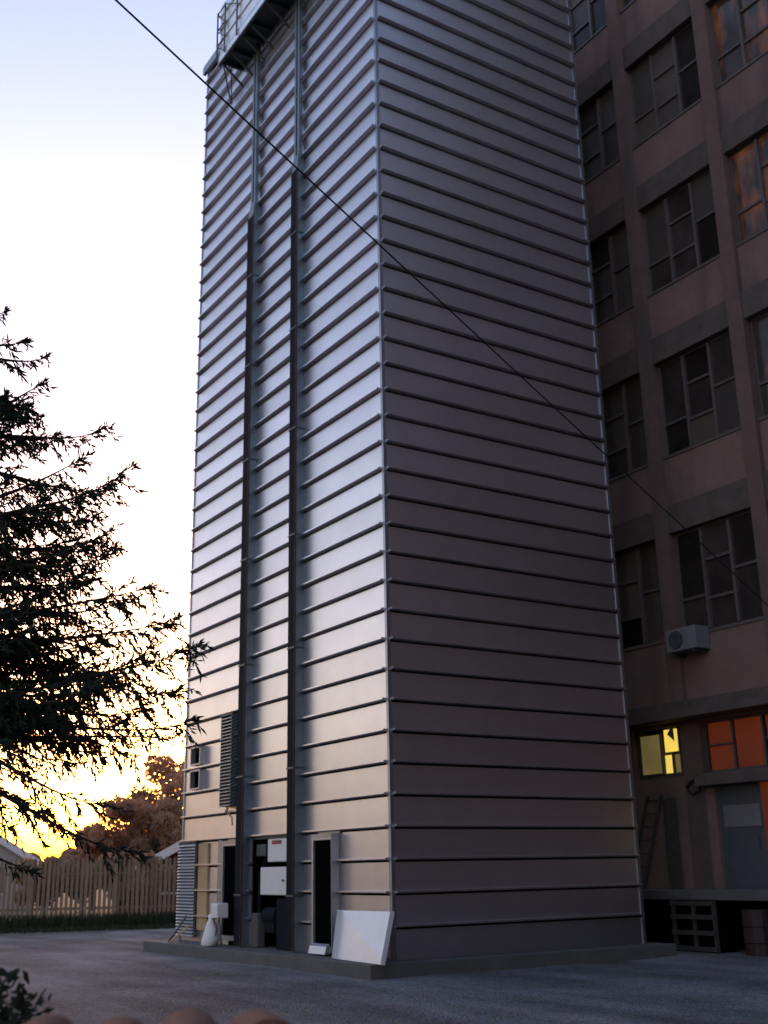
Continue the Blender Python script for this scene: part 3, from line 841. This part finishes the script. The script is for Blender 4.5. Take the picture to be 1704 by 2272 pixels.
# ------------------------------------------------------------------ conifer at left
def conifer():
    r = random.Random(17)
    base = at_dist(-230, 1940, 14.0); base.z = ZG
    HT = 13.0
    t = empty('conifer_tree', base, 'large dark drooping conifer at the left edge', 'tree')
    tk = MB(); tk.tube([(0,0,0),(.05,.03,HT*.3),(0,.05,HT*.6),(0,0,HT)], [.30,.22,.13,.02], 10)
    tk.build('trunk', M['bark'], t)
    limbs = MB(); fol = MB()
    def spindle(p, d, l, w):
        a = d.orthogonal().normalized(); b = d.cross(a)
        q = p + d * (l * .45); e = p + d * l
        fol.add([p, q + a*w, q + (b*.86 - a*.5)*w, q - (b*.86 + a*.5)*w, e], [(0,1,2),(0,2,3),(0,3,1),(4,2,1),(4,3,2),(4,1,3)])
    def branch(p0, p3, droop, dens=1.0, rad=.045):
        L = (p3 - p0).length
        wob = Vector((r.gauss(0,.10), r.gauss(0,.10), r.gauss(0,.07))) * L
        p1 = p0.lerp(p3, .35) + Vector((0,0, droop * r.uniform(-.2,.9))) + wob; p2 = p0.lerp(p3, .75) + Vector((0,0, -droop * r.uniform(.3,1.6))) - wob * .5
        pts = []
        for i in range(11):
            u = i / 10; pts.append(p0*(1-u)**3 + p1*3*u*(1-u)**2 + p2*3*u*u*(1-u) + p3*u**3)
        limbs.tube(pts, [rad*(1 - .95*i/10)**1.3 + .002 for i in range(11)], 5)
        n = int(L * 21 * dens)
        for k in range(n):
            u = .22 + .78 * ((k + r.random()) / n)
            f = u * 10; i = min(9, int(f)); p = pts[i].lerp(pts[i+1], f - i); td = (pts[i+1] - pts[i]).normalized()
            side = td.cross(Vector((0,0,1))).normalized() * (1 if r.random() < .5 else -1)
            ln = (.66 * (1 - u) + .20) * (r.uniform(.35, 1.3)) * min(1.25, L / 2.4) * (.55 + .45 * math.sin(u * 23 + L * 5) ** 2)
            d = (td * r.uniform(.35, .9) + side * r.uniform(.1, .7) + Vector((0,0, r.uniform(-1.25, .35)))).normalized()
            e = p + d * ln + Vector((0,0,-.12*ln))
            limbs.tube([p, p.lerp(e, .5) + Vector((0,0,.03)), e], [.009, .006, .003], 3, False)
            m = max(4, int(ln * 44))
            for q in range(m):
                w = (q + r.random()) / m
                pp = p.lerp(e, w)
                dd = (d * r.uniform(.6, 1.2) + Vector((r.gauss(0,.42), r.gauss(0,.42), r.gauss(-.1,.40)))).normalized()
                spindle(pp, dd, r.uniform(.07, .16), r.uniform(.010, .018))
        for k in range(16):
            spindle(p3.lerp(pts[9], r.random()), ((p3 - pts[8]).normalized() + Vector((r.gauss(0,.45), r.gauss(0,.45), r.gauss(.1,.4)))).normalized(), r.uniform(.07,.14), .012)
    # branches whose tips the photograph shows (right-hand side of the crown)
    tips = [(12,690),(60,760),(105,790),(100,850),(62,900),(130,965),(235,945),(195,1010),(295,1030),(250,1075),(180,1110),(262,1215),(225,1190),(150,1250),
            (345,1300),(290,1330),(230,1420),(395,1375),(330,1440),(445,1425),(438,1590),(400,1530),(330,1560),(362,1640),(280,1600),(300,1680),(200,1640),
            (318,1890),(230,1780),(150,1700),(75,1935),(110,1800),(60,1720),(20,1650),(30,1840),(180,1560),(120,1480),(60,1400),(20,1560),(90,1320),(60,1180),(20,1060),(150,1380),
            (120,1130),(40,980),(30,1260),(200,1290),(100,1600),(240,1500)]
    for _ in range(24):                            # the dense heart of the crown
        py = r.uniform(860, 1640); tips.append((r.uniform(-20, 60 + 190 * min(1, (py - 860) / 300)), py))
    for (px, py) in tips:
        dist = 14.0 + r.uniform(-1.6, 1.2)
        tip = at_dist(px, py, dist) - base
        rad = math.hypot(tip.x, tip.y)
        z0 = tip.z - rad * r.uniform(.0, .40)
        if py > 1470: z0 = tip.z + rad * r.uniform(-.12, .22)
        if py > 1650: z0 = tip.z + rad * .42
        branch(Vector((.0, .0, max(1.2, min(HT - .5, z0)))), tip, rad * .10, .42 if py > 1560 else .74)
    # the rest of the crown all round
    for k in range(70):
        q = (k + .5) / 70
        z = 2.0 + (HT - 2.6) * q
        an = k * 2.399 + r.uniform(-.3,.3)
        R = 3.5 * (1 - q) ** .85 + .25
        R *= r.uniform(.75, 1.0)
        tip = Vector((math.cos(an)*R, math.sin(an)*R, z - R * r.uniform(.12,.32)))
        pw = base + tip
        d = pw - CAM
        dep = d.dot(AX_F); sx = 852 + F_PX * d.dot(AX_R) / dep
        if sx > -70: continue                       # the visible side is laid out above
        branch(Vector((0,0,z)), tip, R * .10, .6)
    limbs.build('branches', M['bark'], t)
    fol.build('crown', M['needle'], t)
conifer()

# ------------------------------------------------------------------ foreground: shrub and tiled wall coping
p = at_dist(-5, 2240, 5.6); p.z = ZG
leafy('dark_shrub', p + Vector((-.12,0,0)), 1.46, .42, 'dark green shrub at the lower left corner behind the tiled wall', 'shrub', 7, 5200, .07, M['leafgreen'], None, .12)
p = at_dist(70, 2300, 5.0); p.z = ZG
leafy('dark_shrub', p, 1.30, .50, 'low dark green shrub just behind the terracotta coping tiles', 'shrub', 9, 4600, .065, M['leafgreen'], None, .1)
tw = empty('tiled_garden_wall', (-10.0, -14.15, ZG), 'low garden wall with curved terracotta coping tiles in the foreground', 'garden wall')
t0 = at_dist(90, 2250, 3.32); t3 = at_dist(585, 2246, 3.32)
td = Vector((t3.x - t0.x, t3.y - t0.y, 0)); pitch = td.length / 3; td.normalize()
nrm = Vector((td.y, -td.x, 0))
if nrm.dot(Vector((CAM.x, CAM.y, 0)) - Vector((t0.x, t0.y, 0))) < 0: nrm = -nrm
ztile = (t0.z + t3.z) / 2
def tile_mesh():
    mb = MB(); n = 14; R = pitch * .46
    for (y0, y1, k0, k1) in ((-.15, .15, 1.0, .97), (-.24, -.151, .89, .86), (-.31, -.241, .76, .74), (.151, .25, .87, .84)):
        vs = []
        for y, k in ((y0, k0), (y1, k1)):
            for i in range(n+1):
                a = math.pi * i / n
                vs.append((math.cos(a)*R*k, y, math.sin(a)*R*k*.86))
        m = n + 1
        fs = [(i, i+1, m+i+1, m+i) for i in range(n)] + [tuple(range(m))[::-1], tuple(range(m, 2*m)), (0, m, 2*m-1, n)]
        mb.add(vs, fs)
    return mb.mesh('coping_tile', M['tile'])
tm = tile_mesh()
hd = math.atan2(td.y, td.x)
org = Vector(tw.location)
R_ = pitch * .46 * .86
for i in range(-6, 4):
    c = Vector((t0.x, t0.y, 0)) + td * (pitch * i)
    o = link('coping_tile', tm, tw, Vector((c.x, c.y, ztile - R_ - .012)) - org)
    o.rotation_euler = (random.Random(i).uniform(-.04,.04), random.Random(i+50).uniform(-.03,.03), hd + random.Random(i+90).uniform(-.05,.05))
a = Vector((t0.x, t0.y, 0)) + td * (-6.6*pitch); b = Vector((t0.x, t0.y, 0)) + td * (3.5*pitch)
wm = MB()
hw = nrm * .17
q = [a + hw, b + hw, b - hw, a - hw]
wm.add([(v.x - org.x, v.y - org.y, 0) for v in q] + [(v.x - org.x, v.y - org.y, ztile - R_ - ZG + .005) for v in q], [(0,3,2,1),(4,5,6,7),(0,1,5,4),(1,2,6,5),(2,3,7,6),(3,0,4,7)])
wm.build('masonry', M['plaster'], tw)
